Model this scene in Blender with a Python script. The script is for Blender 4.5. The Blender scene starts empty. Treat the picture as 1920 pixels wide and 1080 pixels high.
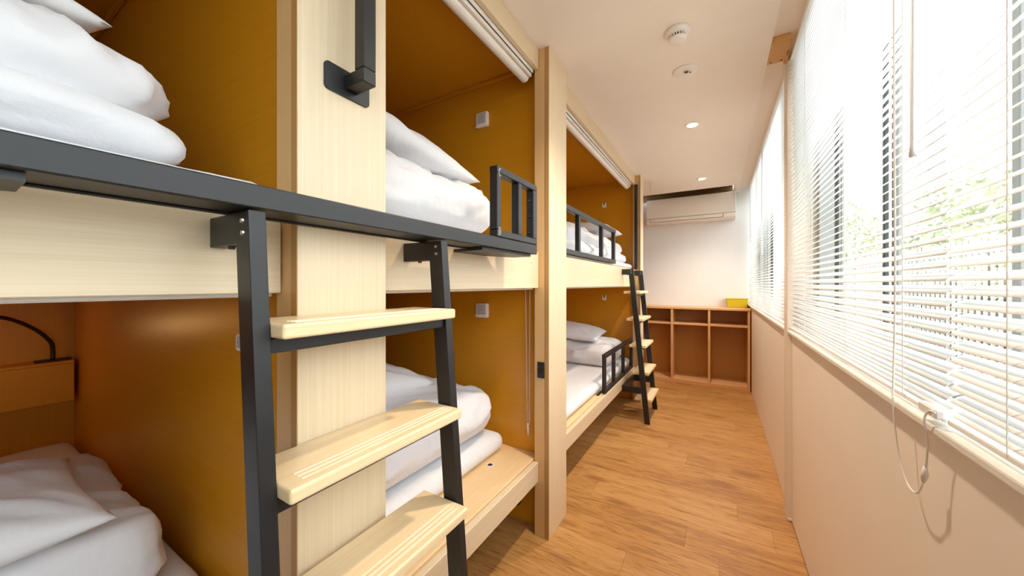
import bpy, bmesh, math, random
from mathutils import Vector, Matrix, noise
random.seed(7)
C = bpy.context.scene.collection
SC = bpy.context.scene
PI = math.pi

# ------------------------------------------------------------------ camera
H = 1.3
F_PX = 655.0
cam_d = bpy.data.cameras.new('camera')
cam_d.sensor_width = 36.0
cam_d.lens = 36.0 * F_PX / 1920.0
cam_d.shift_y = -6.5 / 1920.0
cam_d.clip_start = 0.02
cam = bpy.data.objects.new('camera', cam_d)
C.objects.link(cam)
cam.location = (0, 0, H)
cam.rotation_euler = (PI / 2, 0, math.atan(386.0 / F_PX))
SC.camera = cam

# ------------------------------------------------------------------ world, exposure
W = bpy.data.worlds.new('overcast_sky')
SC.world = W
W.use_nodes = True
bg = W.node_tree.nodes['Background']
bg.inputs[0].default_value = (0.90, 0.95, 1.0, 1)
bg.inputs[1].default_value = 4.6
SC.view_settings.view_transform = 'Standard'
SC.view_settings.look = 'None'
SC.view_settings.exposure = 0.42
SC.view_settings.gamma = 1.0
SC.view_settings.use_curve_mapping = False
SC.cycles.max_bounces = 14
SC.cycles.diffuse_bounces = 8
SC.cycles.transparent_max_bounces = 12
SC.cycles.caustics_reflective = False
SC.cycles.caustics_refractive = False

# ------------------------------------------------------------------ materials
def new_mat(name):
    m = bpy.data.materials.new(name)
    m.use_nodes = True
    nt = m.node_tree
    return m, nt, nt.nodes['Principled BSDF']

def N(nt, typ, **kw):
    n = nt.nodes.new(typ)
    for k, v in kw.items():
        setattr(n, k, v)
    return n

def plain(name, col, rough=0.5, metal=0.0, bump=0.0, bscale=200, var=0.03):
    m, nt, b = new_mat(name)
    b.inputs['Roughness'].default_value = rough
    b.inputs['Metallic'].default_value = metal
    tc = N(nt, 'ShaderNodeTexCoord')
    no = N(nt, 'ShaderNodeTexNoise')
    no.inputs['Scale'].default_value = 6
    no.inputs['Detail'].default_value = 3
    nt.links.new(tc.outputs['Object'], no.inputs['Vector'])
    rp = N(nt, 'ShaderNodeValToRGB')
    rp.color_ramp.elements[0].position = 0.3
    rp.color_ramp.elements[1].position = 0.7
    rp.color_ramp.elements[0].color = [c * (1 - var) for c in col] + [1]
    rp.color_ramp.elements[1].color = [min(1, c * (1 + var)) for c in col] + [1]
    nt.links.new(no.outputs['Fac'], rp.inputs['Fac'])
    nt.links.new(rp.outputs['Color'], b.inputs['Base Color'])
    if bump:
        n2 = N(nt, 'ShaderNodeTexNoise')
        n2.inputs['Scale'].default_value = bscale
        nt.links.new(tc.outputs['Object'], n2.inputs['Vector'])
        bp = N(nt, 'ShaderNodeBump')
        bp.inputs['Strength'].default_value = bump
        bp.inputs['Distance'].default_value = 0.002
        nt.links.new(n2.outputs['Fac'], bp.inputs['Height'])
        nt.links.new(bp.outputs['Normal'], b.inputs['Normal'])
    return m

def laminate(name, col, axis, rough=0.38, dark=0.93, light=1.03):
    """fine streaked wood print; axis = the direction the grain runs"""
    m, nt, b = new_mat(name)
    b.inputs['Roughness'].default_value = rough
    tc = N(nt, 'ShaderNodeTexCoord')
    fac = []
    for fine, coarse, det in ((380, 5, 2), (130, 1.5, 3)):
        mp = N(nt, 'ShaderNodeMapping')
        s = [fine] * 3
        s['xyz'.index(axis)] = coarse
        mp.inputs['Scale'].default_value = s
        nt.links.new(tc.outputs['Object'], mp.inputs['Vector'])
        no = N(nt, 'ShaderNodeTexNoise')
        no.inputs['Scale'].default_value = 1.0
        no.inputs['Detail'].default_value = det
        nt.links.new(mp.outputs['Vector'], no.inputs['Vector'])
        fac.append(no.outputs['Fac'])
    mx = N(nt, 'ShaderNodeMath', operation='ADD')
    nt.links.new(fac[0], mx.inputs[0])
    nt.links.new(fac[1], mx.inputs[1])
    hf = N(nt, 'ShaderNodeMath', operation='MULTIPLY')
    hf.inputs[1].default_value = 0.5
    nt.links.new(mx.outputs[0], hf.inputs[0])
    rp = N(nt, 'ShaderNodeValToRGB')
    rp.color_ramp.elements[0].position = 0.33
    rp.color_ramp.elements[1].position = 0.62
    rp.color_ramp.elements[0].color = [col[0] * dark, col[1] * dark * 0.98, col[2] * dark * 0.93, 1]
    rp.color_ramp.elements[1].color = [min(1, c * light) for c in col] + [1]
    nt.links.new(hf.outputs[0], rp.inputs['Fac'])
    nt.links.new(rp.outputs['Color'], b.inputs['Base Color'])
    return m

def plank_mat():
    m, nt, b = new_mat('oak_plank')
    tc = N(nt, 'ShaderNodeTexCoord')
    oi = N(nt, 'ShaderNodeObjectInfo')
    sc = N(nt, 'ShaderNodeVectorMath', operation='SCALE')
    cb = N(nt, 'ShaderNodeCombineXYZ')
    mul = N(nt, 'ShaderNodeMath', operation='MULTIPLY')
    mul.inputs[1].default_value = 73.0
    nt.links.new(oi.outputs['Random'], mul.inputs[0])
    for i in range(3):
        nt.links.new(mul.outputs[0], cb.inputs[i])
    ad = N(nt, 'ShaderNodeVectorMath', operation='ADD')
    nt.links.new(tc.outputs['Object'], ad.inputs[0])
    nt.links.new(cb.outputs[0], ad.inputs[1])
    # long soft figure, warped
    mp = N(nt, 'ShaderNodeMapping')
    mp.inputs['Scale'].default_value = (2.0, 22, 1)
    nt.links.new(ad.outputs[0], mp.inputs['Vector'])
    n1 = N(nt, 'ShaderNodeTexNoise')
    n1.inputs['Scale'].default_value = 1.0
    n1.inputs['Detail'].default_value = 5
    n1.inputs['Distortion'].default_value = 0.9
    nt.links.new(mp.outputs[0], n1.inputs['Vector'])
    # fine pores
    mp2 = N(nt, 'ShaderNodeMapping')
    mp2.inputs['Scale'].default_value = (12, 110, 1)
    nt.links.new(ad.outputs[0], mp2.inputs['Vector'])
    n2 = N(nt, 'ShaderNodeTexNoise')
    n2.inputs['Scale'].default_value = 1.0
    n2.inputs['Detail'].default_value = 3
    nt.links.new(mp2.outputs[0], n2.inputs['Vector'])
    # knots
    mp3 = N(nt, 'ShaderNodeMapping')
    mp3.inputs['Scale'].default_value = (2.1, 6.5, 1)
    nt.links.new(ad.outputs[0], mp3.inputs['Vector'])
    vo = N(nt, 'ShaderNodeTexVoronoi')
    vo.inputs['Scale'].default_value = 1.0
    nt.links.new(mp3.outputs[0], vo.inputs['Vector'])
    kr = N(nt, 'ShaderNodeMapRange')
    kr.inputs['From Min'].default_value = 0.04
    kr.inputs['From Max'].default_value = 0.26
    kr.inputs['To Min'].default_value = 0.75
    kr.inputs['To Max'].default_value = 0.0
    nt.links.new(vo.outputs['Distance'], kr.inputs['Value'])
    kn = N(nt, 'ShaderNodeMath', operation='MULTIPLY')
    nt.links.new(kr.outputs[0], kn.inputs[0])
    nt.links.new(n2.outputs['Fac'], kn.inputs[1])
    rp = N(nt, 'ShaderNodeValToRGB')
    e = rp.color_ramp.elements
    e[0].position = 0.30; e[0].color = (0.30, 0.135, 0.04, 1)
    e[1].position = 0.72; e[1].color = (0.545, 0.31, 0.115, 1)
    e2 = e.new(0.5); e2.color = (0.455, 0.225, 0.066, 1)
    a1 = N(nt, 'ShaderNodeMath', operation='MULTIPLY'); a1.inputs[1].default_value = 0.62
    nt.links.new(n1.outputs['Fac'], a1.inputs[0])
    a2 = N(nt, 'ShaderNodeMath', operation='MULTIPLY_ADD'); a2.inputs[1].default_value = 0.38
    nt.links.new(n2.outputs['Fac'], a2.inputs[0]); nt.links.new(a1.outputs[0], a2.inputs[2])
    a3 = N(nt, 'ShaderNodeMath', operation='SUBTRACT')
    fl = N(nt, 'ShaderNodeMapRange')            # dark flecks
    fl.inputs['From Min'].default_value = 0.34; fl.inputs['From Max'].default_value = 0.44
    fl.inputs['To Min'].default_value = 0.16; fl.inputs['To Max'].default_value = 0.0
    nt.links.new(n2.outputs['Fac'], fl.inputs['Value'])
    a25 = N(nt, 'ShaderNodeMath', operation='SUBTRACT')
    nt.links.new(a2.outputs[0], a25.inputs[0]); nt.links.new(fl.outputs[0], a25.inputs[1])
    nt.links.new(a25.outputs[0], a3.inputs[0]); nt.links.new(kn.outputs[0], a3.inputs[1])
    # each board a shade lighter or darker
    a4 = N(nt, 'ShaderNodeMath', operation='MULTIPLY_ADD'); a4.inputs[1].default_value = 0.16
    nt.links.new(oi.outputs['Random'], a4.inputs[0]); nt.links.new(a3.outputs[0], a4.inputs[2])
    a5 = N(nt, 'ShaderNodeMath', operation='SUBTRACT'); a5.inputs[1].default_value = 0.06
    nt.links.new(a4.outputs[0], a5.inputs[0])
    nt.links.new(a5.outputs[0], rp.inputs['Fac'])
    nt.links.new(rp.outputs['Color'], b.inputs['Base Color'])
    b.inputs['Roughness'].default_value = 0.42
    bp = N(nt, 'ShaderNodeBump')
    bp.inputs['Strength'].default_value = 0.08
    bp.inputs['Distance'].default_value = 0.002
    nt.links.new(n2.outputs['Fac'], bp.inputs['Height'])
    nt.links.new(bp.outputs['Normal'], b.inputs['Normal'])
    return m

def cloth_mat(name, col):
    m, nt, b = new_mat(name)
    b.inputs['Roughness'].default_value = 0.85
    b.inputs['Base Color'].default_value = (*col, 1)
    b.inputs['Sheen Weight'].default_value = 0.15
    tc = N(nt, 'ShaderNodeTexCoord')
    n1 = N(nt, 'ShaderNodeTexNoise')
    n1.inputs['Scale'].default_value = 10
    n1.inputs['Detail'].default_value = 4
    n1.inputs['Distortion'].default_value = 1.2
    nt.links.new(tc.outputs['Object'], n1.inputs['Vector'])
    bp = N(nt, 'ShaderNodeBump')
    bp.inputs['Strength'].default_value = 0.35
    bp.inputs['Distance'].default_value = 0.014
    nt.links.new(n1.outputs['Fac'], bp.inputs['Height'])
    nt.links.new(bp.outputs['Normal'], b.inputs['Normal'])
    return m

def glow(name, col, strength):
    m, nt, b = new_mat(name)
    b.inputs['Base Color'].default_value = (*col, 1)
    b.inputs['Emission Color'].default_value = (*col, 1)
    b.inputs['Emission Strength'].default_value = strength
    return m

def glass_mat():
    m, nt, b = new_mat('window_glass')
    nt.nodes.remove(b)
    out = nt.nodes['Material Output']
    tr = N(nt, 'ShaderNodeBsdfTransparent')
    tr.inputs[0].default_value = (0.95, 0.97, 0.96, 1)
    gl = N(nt, 'ShaderNodeBsdfGlossy')
    gl.inputs['Roughness'].default_value = 0.02
    fr = N(nt, 'ShaderNodeFresnel')
    ge = N(nt, 'ShaderNodeNewGeometry')
    mr = N(nt, 'ShaderNodeMapRange')            # same reflectance from both sides of the thin pane
    mr.inputs['To Min'].default_value = 1.45
    mr.inputs['To Max'].default_value = 1 / 1.45
    nt.links.new(ge.outputs['Backfacing'], mr.inputs['Value'])
    nt.links.new(mr.outputs[0], fr.inputs['IOR'])
    mx = N(nt, 'ShaderNodeMixShader')
    nt.links.new(fr.outputs[0], mx.inputs[0])
    nt.links.new(tr.outputs[0], mx.inputs[1])
    nt.links.new(gl.outputs[0], mx.inputs[2])
    nt.links.new(mx.outputs[0], out.inputs['Surface'])
    return m

MAPLE = (0.70, 0.57, 0.39)
INNER = (0.61, 0.272, 0.012)  # same wood deepened to orange, the pods' warm dim light put into the colour
M = {
    'maple_v': laminate('maple_laminate_upright', MAPLE, 'z'),
    'maple_y': laminate('maple_laminate_long', MAPLE, 'y'),
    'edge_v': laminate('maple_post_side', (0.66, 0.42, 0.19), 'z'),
    'edge_band': laminate('dark_edge_band', (0.46, 0.25, 0.08), 'z'),
    'inner_x': laminate('inner_panel_level', INNER, 'x', rough=0.33, dark=0.94, light=1.03),
    'inner_v': laminate('inner_panel_upright', INNER, 'z', rough=0.33, dark=0.94, light=1.03),
    'deck': laminate('bed_board', (0.78, 0.56, 0.31), 'y'),
    'step': laminate('ladder_step_wood', (0.80, 0.61, 0.37), 'y', rough=0.32),
    'strip': plain('anti_slip_strip', (0.86, 0.74, 0.55), 0.4),
    'shelf_x': laminate('shelf_board_level', (0.68, 0.385, 0.175), 'x'),
    'shelf_v': laminate('shelf_board_upright', (0.68, 0.385, 0.175), 'z'),
    'shelf_back': laminate('shelf_back', (0.50, 0.25, 0.06), 'z'),
    'plank': plank_mat(),
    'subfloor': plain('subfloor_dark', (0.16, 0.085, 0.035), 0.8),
    'wall': plain('painted_wall', (0.78, 0.77, 0.755), 0.55, bump=0.05, var=0.01),
    'panel': plain('beige_wall_panel', (0.87, 0.775, 0.68), 0.5, bump=0.03, var=0.01),
    'ceiling': plain('painted_ceiling', (0.88, 0.835, 0.775), 0.7, bump=0.04, var=0.01),
    'post_paint': plain('post_paint', (0.76, 0.67, 0.56), 0.45, var=0.01),
    'trim': plain('white_trim', (0.82, 0.78, 0.72), 0.45, var=0.01),
    'slot_shade': laminate('shaded_slot_wood', (0.17, 0.09, 0.03), 'x'),  # recess lining, shade above the air conditioner put into its dark colour
    'ac': plain('air_conditioner_plastic', (0.77, 0.715, 0.64), 0.24, var=0.005),
    'beam': laminate('raw_beam_wood', (0.62, 0.33, 0.10), 'x'),
    'steel': plain('black_steel', (0.011, 0.0112, 0.012), 0.42, 0.0, bump=0.05, bscale=500, var=0.06),
    'black': plain('black_plastic', (0.012, 0.012, 0.013), 0.35),
    'chrome': plain('chrome', (0.7, 0.7, 0.7), 0.2, 1.0),
    'white_plastic': plain('white_plastic', (0.83, 0.81, 0.78), 0.35, var=0.01),
    'grey_print': plain('grey_print', (0.22, 0.20, 0.19), 0.6),
    'sticker': plain('sticker_paper', (0.66, 0.64, 0.62), 0.6),
    'alu': plain('blind_track_white', (0.80, 0.77, 0.72), 0.35, 0.0),
    'slot': plain('dark_slot', (0.03, 0.025, 0.02), 0.7),
    'sheet': cloth_mat('white_sheet', (0.72, 0.72, 0.745)),
    'duvet': cloth_mat('white_duvet', (0.70, 0.70, 0.725)),
    'pillow': cloth_mat('white_pillowcase', (0.72, 0.72, 0.74)),
    'slat': plain('white_slat', (0.90, 0.90, 0.89), 0.42, var=0.005),
    'cord': plain('white_cord', (0.84, 0.80, 0.74), 0.7),
    'frame': plain('bronze_window_frame', (0.055, 0.06, 0.058), 0.4, 0.3),
    'frame_grey': plain('grey_window_frame', (0.34, 0.34, 0.32), 0.45),
    'glass': glass_mat(),
    'yellow': plain('yellow_plastic', (0.60, 0.47, 0.01), 0.5),
    'bulb': glow('downlight_lens', (1.0, 0.72, 0.38), 25.0),
    'lamp_glow': glow('reading_lamp_lens', (1.0, 0.62, 0.28), 12.0),
    'leaf': plain('hedge_leaf', (0.33, 0.35, 0.17), 0.6, var=0.3),
    'bark': plain('bark', (0.10, 0.07, 0.045), 0.9, var=0.2),
    'ground': plain('pale_gravel', (0.52, 0.51, 0.48), 0.9, bump=0.3, bscale=40, var=0.15),
    'fence': plain('fence_steel', (0.40, 0.38, 0.34), 0.5),
    'hedge_shade': plain('shaded_hedge_leaf', (0.035, 0.04, 0.02), 0.6, var=0.4),  # leaf colour darkened to carry the hedge's shade
    'post_grey': plain('lamp_post_grey', (0.34, 0.35, 0.36), 0.5),
    'far_wall': plain('pale_render', (0.72, 0.72, 0.70), 0.8),
}

# ------------------------------------------------------------------ mesh helpers
def BM():
    return bmesh.new()

def box(bm, x0, x1, y0, y1, z0, z1, bev=0.0, seg=1):
    r = bmesh.ops.create_cube(bm, size=1.0)
    vs = r['verts']
    for v in vs:
        v.co = Vector(((x0 + x1) / 2 + v.co.x * (x1 - x0), (y0 + y1) / 2 + v.co.y * (y1 - y0), (z0 + z1) / 2 + v.co.z * (z1 - z0)))
    if bev:
        es = list({e for v in vs for e in v.link_edges})
        bmesh.ops.bevel(bm, geom=es, offset=bev, segments=seg, affect='EDGES', profile=0.5)
    return vs

def hexa(bm, pts, bev=0.0):
    """8 corner points: bottom 4 (ccw), top 4"""
    vs = [bm.verts.new(p) for p in pts]
    fs = [(3, 2, 1, 0), (4, 5, 6, 7), (0, 1, 5, 4), (1, 2, 6, 5), (2, 3, 7, 6), (3, 0, 4, 7)]
    fl = [bm.faces.new([vs[i] for i in f]) for f in fs]
    if bev:
        es = list({e for f in fl for e in f.edges})
        bmesh.ops.bevel(bm, geom=es, offset=bev, segments=2, affect='EDGES', profile=0.5)

def prism(bm, prof, axis, a, b, bev=0.0):
    """closed 2-D outline pushed along an axis (x: prof=(y,z); y: prof=(x,z); z: prof=(x,y))"""
    def P(p, t):
        return {'x': (t, p[0], p[1]), 'y': (p[0], t, p[1]), 'z': (p[0], p[1], t)}[axis]
    va = [bm.verts.new(P(p, a)) for p in prof]
    vb = [bm.verts.new(P(p, b)) for p in prof]
    n = len(prof)
    fl = [bm.faces.new(va), bm.faces.new(list(reversed(vb)))]
    for i in range(n):
        fl.append(bm.faces.new((va[i], vb[i], vb[(i + 1) % n], va[(i + 1) % n])))
    bmesh.ops.recalc_face_normals(bm, faces=fl)
    if bev:
        es = list({e for f in fl[:2] for e in f.edges})
        bmesh.ops.bevel(bm, geom=es, offset=bev, segments=2, affect='EDGES', profile=0.5)

def tube(bm, pts, r, n=8, cap=True):
    pts = [Vector(p) for p in pts]
    rings = []
    up = Vector((0.13, 0.31, 0.94)).normalized()
    for i, p in enumerate(pts):
        d = (pts[min(i + 1, len(pts) - 1)] - pts[max(i - 1, 0)]).normalized()
        a = d.cross(up)
        if a.length < 1e-3:
            a = d.cross(Vector((1, 0, 0)))
        a.normalize()
        b = d.cross(a)
        rr = r[i] if isinstance(r, (list, tuple)) else r
        rings.append([bm.verts.new(p + a * (rr * math.cos(2 * PI * k / n)) + b * (rr * math.sin(2 * PI * k / n))) for k in range(n)])
    for i in range(len(rings) - 1):
        for k in range(n):
            bm.faces.new((rings[i][k], rings[i][(k + 1) % n], rings[i + 1][(k + 1) % n], rings[i + 1][k]))
    if cap:
        bm.faces.new(list(reversed(rings[0])))
        bm.faces.new(rings[-1])

def lathe(bm, prof, centre, n=32, flip=False):
    """(radius, z) profile turned about the vertical through centre"""
    cx, cy, cz = centre
    rings = []
    for r, z in prof:
        rings.append([bm.verts.new((cx + r * math.cos(2 * PI * k / n), cy + r * math.sin(2 * PI * k / n), cz + z)) for k in range(n)])
    for i in range(len(rings) - 1):
        for k in range(n):
            bm.faces.new((rings[i][k], rings[i][(k + 1) % n], rings[i + 1][(k + 1) % n], rings[i + 1][k]))
    bm.faces.new(list(reversed(rings[0])))
    bm.faces.new(rings[-1])
    bmesh.ops.recalc_face_normals(bm, faces=bm.faces)

def curve_pts(ctrl, n=10):
    """Catmull-Rom through control points"""
    P = [Vector(p) for p in ctrl]
    P = [P[0] * 2 - P[1]] + P + [P[-1] * 2 - P[-2]]
    out = []
    for i in range(1, len(P) - 2):
        for k in range(n):
            t = k / n
            a, b, c, d = P[i - 1], P[i], P[i + 1], P[i + 2]
            out.append(0.5 * ((2 * b) + (c - a) * t + (2 * a - 5 * b + 4 * c - d) * t * t + (3 * b - a - 3 * c + d) * t ** 3))
    out.append(P[-2])
    return out

def obj(name, bm, mat, parent=None, smooth=False, label=None, cat=None, group=None, kind=None):
    me = bpy.data.meshes.new(name)
    bm.to_mesh(me)
    bm.free()
    if isinstance(mat, str):
        mat = M[mat]
    me.materials.append(mat)
    if smooth:
        me.polygons.foreach_set('use_smooth', [True] * len(me.polygons))
    o = bpy.data.objects.new(name, me)
    C.objects.link(o)
    if parent:
        o.parent = parent
        if parent.parent is None:
            o.location = -Vector(parent.location)
    tag(o, label, cat, group, kind)
    return o

def tag(o, label=None, cat=None, group=None, kind=None):
    if label: o['label'] = label
    if cat: o['category'] = cat
    if group: o['group'] = group
    if kind: o['kind'] = kind
    return o

def thing(name, loc, label, cat, group=None):
    o = bpy.data.objects.new(name, None)
    o.empty_display_size = 0.1
    C.objects.link(o)
    o.location = loc
    return tag(o, label, cat, group)

def copy_tree(root, loc, label=None):
    r = root.copy(); C.objects.link(r); r.location = loc
    if label: r['label'] = label
    for ch in list(root.children):
        c = ch.copy(); C.objects.link(c); c.parent = r
        for g in ch.children:
            d = g.copy(); C.objects.link(d); d.parent = c
    return r

def struct(name, bm, mat, parent=None):
    return obj(name, bm, mat, parent, kind=None if parent else 'structure')

def bx(name, mat, parent, x0, x1, y0, y1, z0, z1, bev=0.0015, seg=1, **kw):
    b = BM()
    box(b, min(x0, x1), max(x0, x1), min(y0, y1), max(y0, y1), min(z0, z1), max(z0, z1), bev, seg)
    return obj(name, b, mat, parent, **kw)

# ------------------------------------------------------------------ key planes (metres, floor = 0)
XP, XF, XI = -0.738, -0.797, -0.821          # post front, fascia front, inner edge of posts
XW = 0.350                                    # window-wall panel
YB = 5.47                                     # far wall
ZC = 2.513                                    # ceiling
YN = -1.9                                     # wall behind the viewpoint
XL = -3.06                                    # back of the bunks
POST = [(-0.85, -0.61), (0.391, 0.612), (1.623, 1.858), (4.057, 4.217)]
PART = [(-0.77, -0.66), (0.435, 0.55), (1.692, 1.79), (4.13, 4.20)]   # partition panels behind the posts
DECK = 0.392
UP = 1.468

# ------------------------------------------------------------------ room shell
f = bx('floor', 'subfloor', None, XL - 0.1, XW + 0.12, YN, YB + 0.02, -0.06, -0.006, 0, kind='structure')
# planks laid across the room
ROW, LEN = 0.178, 0.92
y = 0.50
row = 0
plank_cache = {}
while y < YB - 0.01:
    y1 = min(y + ROW, YB)
    x = -2.02 - LEN * ((row * 0.37 + (0.21 if row % 2 else 0)) % 1.0)
    while x < XW:
        a, b_ = max(x, -2.0), min(x + LEN, XW)
        if b_ - a > 0.01:
            key = (round(b_ - a, 3), round(y1 - y, 3))
            if key not in plank_cache:
                bm = BM()
                lx, ly = key[0] / 2 - 0.0002, key[1] / 2 - 0.0002
                box(bm, -lx, lx, -ly, ly, -0.006, 0, 0.0006)
                me = bpy.data.meshes.new('plank'); bm.to_mesh(me); bm.free(); me.materials.append(M['plank'])
                plank_cache[key] = me
            o = bpy.data.objects.new('plank', plank_cache[key])
            C.objects.link(o)
            o.parent = f
            o.location = ((a + b_) / 2, (y + y1) / 2, random.uniform(-0.0002, 0.0))
        x += LEN
    y += ROW
    row += 1

b = BM()
box(b, XL - 0.1, 0.233, YN, 5.05, ZC, ZC + 0.02)
box(b, 0.17, 0.233, 5.05, YB + 0.12, ZC, ZC + 0.02)
box(b, XL - 0.1, -1.02, 5.05, YB + 0.12, ZC, ZC + 0.02)
cl = obj('ceiling', b, 'ceiling', kind='structure')
bx('slot_top', 'slot_shade', cl, -1.02, 0.17, 5.05, YB, 2.60, 2.62, 0)
bx('slot_back', 'slot_shade', cl, -1.02, 0.17, YB - 0.006, YB - 0.0005, ZC, 2.60, 0)
bx('slot_front', 'slot_shade', cl, -1.02, 0.17, 5.03, 5.05, ZC + 0.0205, 2.62, 0)
bx('trim_1', 'panel', None, 0.233, 0.56, YN, YB + 0.12, 2.556, 2.66, 0, kind='structure')      # top of the blind recess
b = BM(); box(b, 0.229, 0.2325, YN, YB, ZC + 0.0205, 2.556); obj('trim_2', b, 'ceiling', kind='structure')
bx('wall_back', 'wall', None, XL - 0.1, 0.56, YB, YB + 0.1, 0, 2.63, 0, kind='structure')
bx('wall_front', 'wall', None, XL - 0.1, 0.56, YN - 0.1, YN, 0, 2.63, 0, kind='structure')
bx('wall_left', 'inner_v', None, XL - 0.1, XL, YN, YB, 0, ZC, 0, kind='structure')
# window wall
wr = bx('wall_right', 'panel', None, XW, 0.44, YN, YB, 0, 1.0315, 0, kind='structure')
bx('near_wall', 'trim', wr, XW, 0.56, YN, -1.62, 1.024, 2.556, 0)
bx('wall_foot_shade', 'subfloor', None, XW - 0.0015, XW + 0.01, YN, 2.42, 0.0, 0.004, 0, kind='structure')  # thin dark strip standing in for the shadow line at the wall's foot
# post between the windows
b = BM(); box(b, 0.327, 0.56, 2.43, 2.52, 0, 2.5555, 0.004, 2)
obj('trim_3', b, 'post_paint', kind='structure')
b = BM(); box(b, 0.33, 0.351, 2.425, 2.50, 0, 0.016, 0.003); obj('trim_4', b, 'trim', kind='structure')
# bare beam end above the post
tb = bx('trim_5', 'beam', None, 0.2335, 0.312, 2.20, 2.39, 2.516, 2.5555, 0.002, kind='structure')
bx('filler_block', 'beam', tb, 0.3125, 0.326, 2.36, 2.43, 2.52, 2.555, 0.001)

def screw(parent, x, y, z):
    b = BM(); lathe(b, [(0.004, -0.002), (0.005, 0.0), (0.004, 0.002)], (x, y, z), 8); obj('screw', b, 'black', parent)
for (sx, sy) in ((0.25, 2.37), (0.296, 2.37)):
    screw(tb, sx, sy, 2.516)

# windows
def window(name, y0, y1, stiles, sill_y0, sill_y1):
    zb, zt = 1.032, 2.555
    b = BM()
    box(b, 0.455, 0.545, y0, y1, zb, zb + 0.045, 0.003)
    box(b, 0.455, 0.545, y0, y1, zt - 0.045, zt, 0.003)
    box(b, 0.455, 0.545, y0, y0 + 0.04, zb + 0.045, zt - 0.045, 0.003)
    box(b, 0.455, 0.545, y1 - 0.04, y1, zb + 0.045, zt - 0.045, 0.003)
    w = obj(name, b, 'frame_grey', kind='structure')
    for (a, c, x, dp, mat) in sorted(stiles):
        bx('stile', mat, w, x, x + dp, a, c, zb + 0.045, zt - 0.045, 0.002)
    cuts = [y0 + 0.03] + [(q[0] + q[1]) / 2 for q in sorted(stiles)] + [y1 - 0.03]
    cuts = [q for i, q in enumerate(cuts) if i == 0 or q - cuts[i - 1] > 0.15 or i == len(cuts) - 1]
    for i in range(len(cuts) - 1):
        bx('pane', 'glass', w, 0.500, 0.504, cuts[i], cuts[i + 1], zb + 0.04, zt - 0.04, 0)
    bx('sill', 'trim', w, 0.330, 0.455, sill_y0, sill_y1, 1.032, 1.049, 0.004, 2)
    return w
window('window_1', -1.62, 2.43, [(1.000, 1.020, 0.465, 0.008, 'frame_grey'), (1.490, 1.512, 0.465, 0.010, 'frame_grey'), (1.530, 1.545, 0.468, 0.010, 'frame'), (1.590, 1.606, 0.465, 0.012, 'frame'), (2.045, 2.062, 0.465, 0.010, 'frame_grey'), (2.118, 2.152, 0.465, 0.010, 'frame'), (0.10, 0.15, 0.465, 0.03, 'frame_grey'), (-0.75, -0.70, 0.465, 0.03, 'frame_grey')], -1.62, 2.43)
window('window_2', 2.52, YB, [(2.66, 2.70, 0.465, 0.02, 'frame_grey'), (3.55, 3.60, 0.515, 0.02, 'frame_grey'), (4.40, 4.47, 0.465, 0.02, 'frame'), (4.52, 4.56, 0.47, 0.02, 'frame')], 2.52, YB)

# ------------------------------------------------------------------ lights of the room
def downlight(x, y, label):
    t = thing('downlight', (x, y, ZC), label, 'ceiling light', 'ceiling downlights')
    b = BM()
    lathe(b, [(0.030, -0.001), (0.044, -0.006), (0.052, -0.004), (0.054, 0.0)], (x, y, ZC), 32)
    obj('trim_ring', b, 'white_plastic', t, smooth=True)
    b = BM(); lathe(b, [(0.001, -0.009), (0.022, -0.009), (0.034, -0.005), (0.034, -0.002)], (x, y, ZC), 24)
    obj('lens', b, 'bulb', t, smooth=True)
    l = bpy.data.lights.new('downlight_lamp', 'SPOT')
    l.energy = 72; l.color = (1.0, 0.84, 0.66); l.spot_size = math.radians(120); l.spot_blend = 1.0; l.shadow_soft_size = 0.035
    o = bpy.data.objects.new('downlight_lamp', l); C.objects.link(o); o.location = (x, y, ZC - 0.03); o.parent = t
    o.location = (0, 0, -0.03)
downlight(-0.167, 2.98, 'small round lit downlight in the middle of the ceiling, nearer of the two in view')
downlight(-0.158, 4.553, 'small round lit downlight in the ceiling just before the air conditioner')
downlight(-0.167, 1.41, 'small round downlight in the ceiling above the viewpoint, out of frame')

# ------------------------------------------------------------------ bunks
def post(i, label):
    y0, y1 = POST[i]
    t = thing('divider_post', ((XP + XI) / 2, (y0 + y1) / 2, 0), label, 'post', 'posts between the bunks')
    bx('front_board', 'maple_v', t, XP - 0.022, XP, y0, y1, 0, ZC - 0.001, 0.0015)
    b = BM(); box(b, XP - 0.0221, XP - 0.001, y0 - 0.0006, y0 + 0.003, 0, ZC - 0.001, 0)
    obj('edge_band', b, 'edge_band', t)
    bx('side_board', 'edge_v', t, XI, XP - 0.0245, y0 + 0.001, y1 - 0.001, 0, ZC - 0.001, 0.001)
    a, c = PART[i]
    back = XL if i < 3 else -1.86
    bx('partition', 'inner_x', t, back, XI, a, c, 0, ZC - 0.001, 0)
    return t
post(0, 'maple post of the bunks beside the viewpoint, out of frame')
post(1, 'wide pale maple post carrying the black grab bar, behind the near ladder')
post(2, 'pale maple post standing on the floor between the middle and far bunks')
post(3, 'narrow maple post at the far end of the bunks, beside the air conditioner')

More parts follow.
